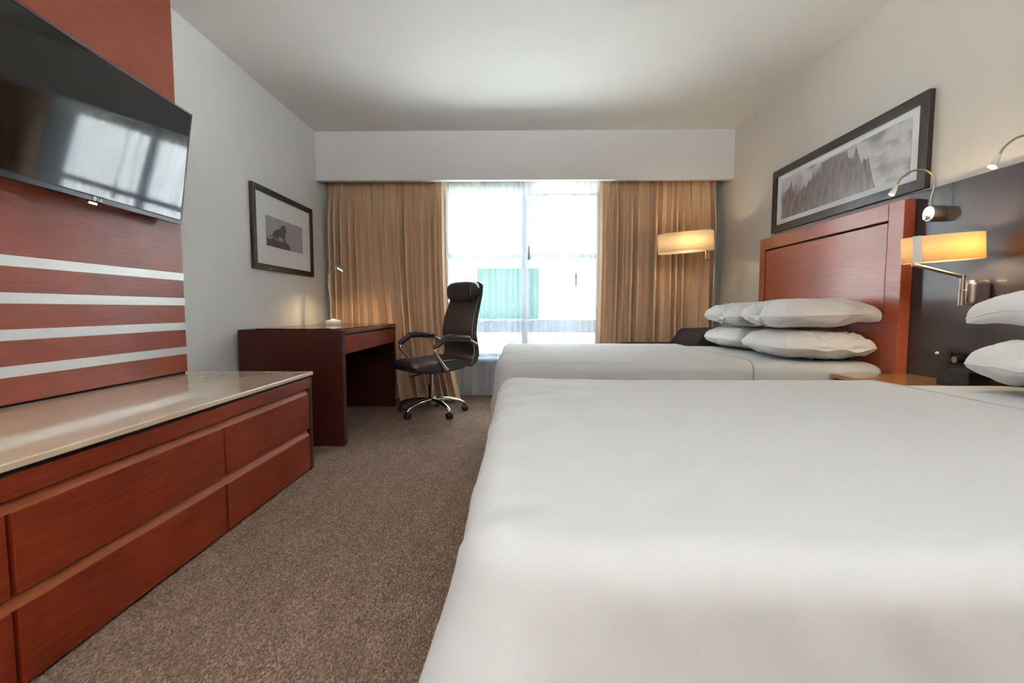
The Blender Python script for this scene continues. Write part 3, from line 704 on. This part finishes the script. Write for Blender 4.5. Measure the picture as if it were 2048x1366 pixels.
for sy in (1, -1):
    MB().tube([(p.x+.0265*(1-.5*i/len(PB)), sy*(.240-.035*abs(2*i/len(PB)-.7)**2), p.z) for i, p in enumerate(PB) if 3 < i < len(PB)-6], .0028, 6).build('piping', M['stitch'], ch)
    MB().tube([(-.330+.050*math.cos(a), sy*.186, 1.055+.075*math.sin(a)) for a in [i*math.pi/12-math.pi/2 for i in range(13)]], .0028, 6).build('piping', M['stitch'], h_)
    MB().tube(spline([(-.19, sy*.215, .474), (-.1, sy*.222, .478), (.05, sy*.222, .472), (.15, sy*.21, .462)], 6), .0025, 6).build('piping', M['stitch'], ch)
    path = [(-.285, sy*.262, .600), (-.20, sy*.285, .640), (-.02, sy*.30, .655), (.04, sy*.30, .650), (.135, sy*.30, .582), (.145, sy*.30, .560), (.09, sy*.285, .49), (.03, sy*.262, .42), (.0, sy*.245, .405)]
    ar = MB().tube(path, [.012, .012, .013, .013, .013, .013, .014, .018, .02], 12).build('armrest', M['chrome'], ch)
    pad = MB().tube([(-.21, sy*.287, .650), (-.19, sy*.288, .656), (-.02, sy*.30, .672), (.045, sy*.30, .667), (.14, sy*.30, .598), (.15, sy*.30, .585)], [.01, .022, .025, .025, .022, .012], 12).build('arm_pad', M['leather'], ar)
MB().tube(spline([(-.262, y_, .60+.045*math.cos(y_*7)) for y_ in (-.2, -.1, 0, .1, .2)], 6), .003, 6).build('piping', M['leather'], ch)
MB().box(-.10, .10, -.07, .07, .355, .395).build('tilt_mechanism', M['black'], ch, bevel=.01)
MB().tube([(.0, -.05, .372), (.05, -.22, .362), (.06, -.27, .362)], [.005, .005, .009], 10).build('lever', M['black'], ch)
MB().tube([(.05, .05, .372), (.26, .10, .350)], [.005, .008], 10).build('lever', M['black'], ch)
MB().tube([(0, 0, .12), (0, 0, .25)], .028, 24).build('column_cover', M['chrome'], ch)
MB().tube([(0, 0, .24), (0, 0, .36)], .018, 20).build('gas_lift', M['chrome'], ch)
MB().lathe([(.030, .07), (.042, .085), (.042, .13), (.030, .145)], 24).build('hub', M['chrome'], ch)
for k in range(5):
    a = R(237-221+72*k); c_, s_ = math.cos(a), math.sin(a)
    pts = [(c_*r_, s_*r_, z_) for r_, z_ in ((.02, .125), (.08, .125), (.16, .117), (.24, .098), (.285, .075), (.295, .062))]
    MB().tube(pts, [.026, .024, .021, .018, .017, .012], 12, flat=.7).build('leg', M['chrome'], ch)
    tx, ty = -s_, c_
    cs = MB()
    cs.add([], [])
    cst = bpy.data.objects.new('caster', None)
    w_ = MB()
    for sg in (1, -1):
        cx, cy = c_*.290+tx*sg*.016, s_*.290+ty*sg*.016
        n_ = 20; vs = []; prf = ((.002, -.010), (.022, -.010), (.027, -.006), (.027, .006), (.022, .010), (.002, .010))
        for (r_, h2) in prf:
            for j in range(n_):
                q = 2*math.pi*j/n_; vs.append((cx+tx*h2+c_*r_*math.cos(q), cy+ty*h2+s_*r_*math.cos(q), .0275+r_*math.sin(q)))
        fs = [(i*n_+j, i*n_+(j+1) % n_, (i+1)*n_+(j+1) % n_, (i+1)*n_+j) for i in range(5) for j in range(n_)]
        fs += [tuple(range(n_))[::-1], tuple(5*n_+j for j in range(n_))]
        w_.add(vs, fs)
    w_.tube([(c_*.292, s_*.292, .03), (c_*.292, s_*.292, .065)], .010, 10)
    w_.build('caster', M['black'], ch)

# ---------------------------------------------------------------- armchair in the corner
ac = thing('armchair', 'dark plum fabric armchair in the corner, mostly hidden behind the far bed', 'armchair', (1.31, 4.02, 0), R(-177))
MB().box(-.36, .36, -.22, .22, .16, .40).build('seat', M['armfab'], ac, bevel=.03, seg=4)
for sy in (1, -1): MB().box(-.38, .40, sy*.29-.06, sy*.29+.05, .08, .60).build('armrest', M['armfab'], ac, bevel=.03, seg=4)
MB().prism([(-.40, .2), (-.22, .2), (-.03, .60), (-.12, .73), (-.44, .74)], 'y', -.23, .33).build('backrest', M['armfab'], ac, bevel=.03, seg=4)
for (a, b_) in ((.32, .28), (.32, -.28), (-.32, .28), (-.32, -.28)):
    MB().lathe([(.014, 0), (.02, .09)], 12, (a, b_, 0)).build('leg', M['black_wood'], ac)

# added lamp bodies for the fill lights, unseen behind the camera
for (x_, y_, lb) in ((-1.2, -2.1, 'added unseen fill-light uplighter by the left wall at the rear of the room'), (1.2, -2.1, 'added unseen fill-light uplighter by the right wall at the rear of the room')):
    t = thing('added_fill_uplighter', lb, 'lamp', (x_, y_, 0))
    MB().lathe([(.14, 0), (.14, .02), (.015, .03), (.015, 1.66)], 32).build('stand', M['nickel'], t)
    MB().lathe([(.03, 1.65), (.12, 1.68), (.19, 1.74), (.185, 1.74), (.11, 1.69)], 32).build('bowl', M['nickel'], t)
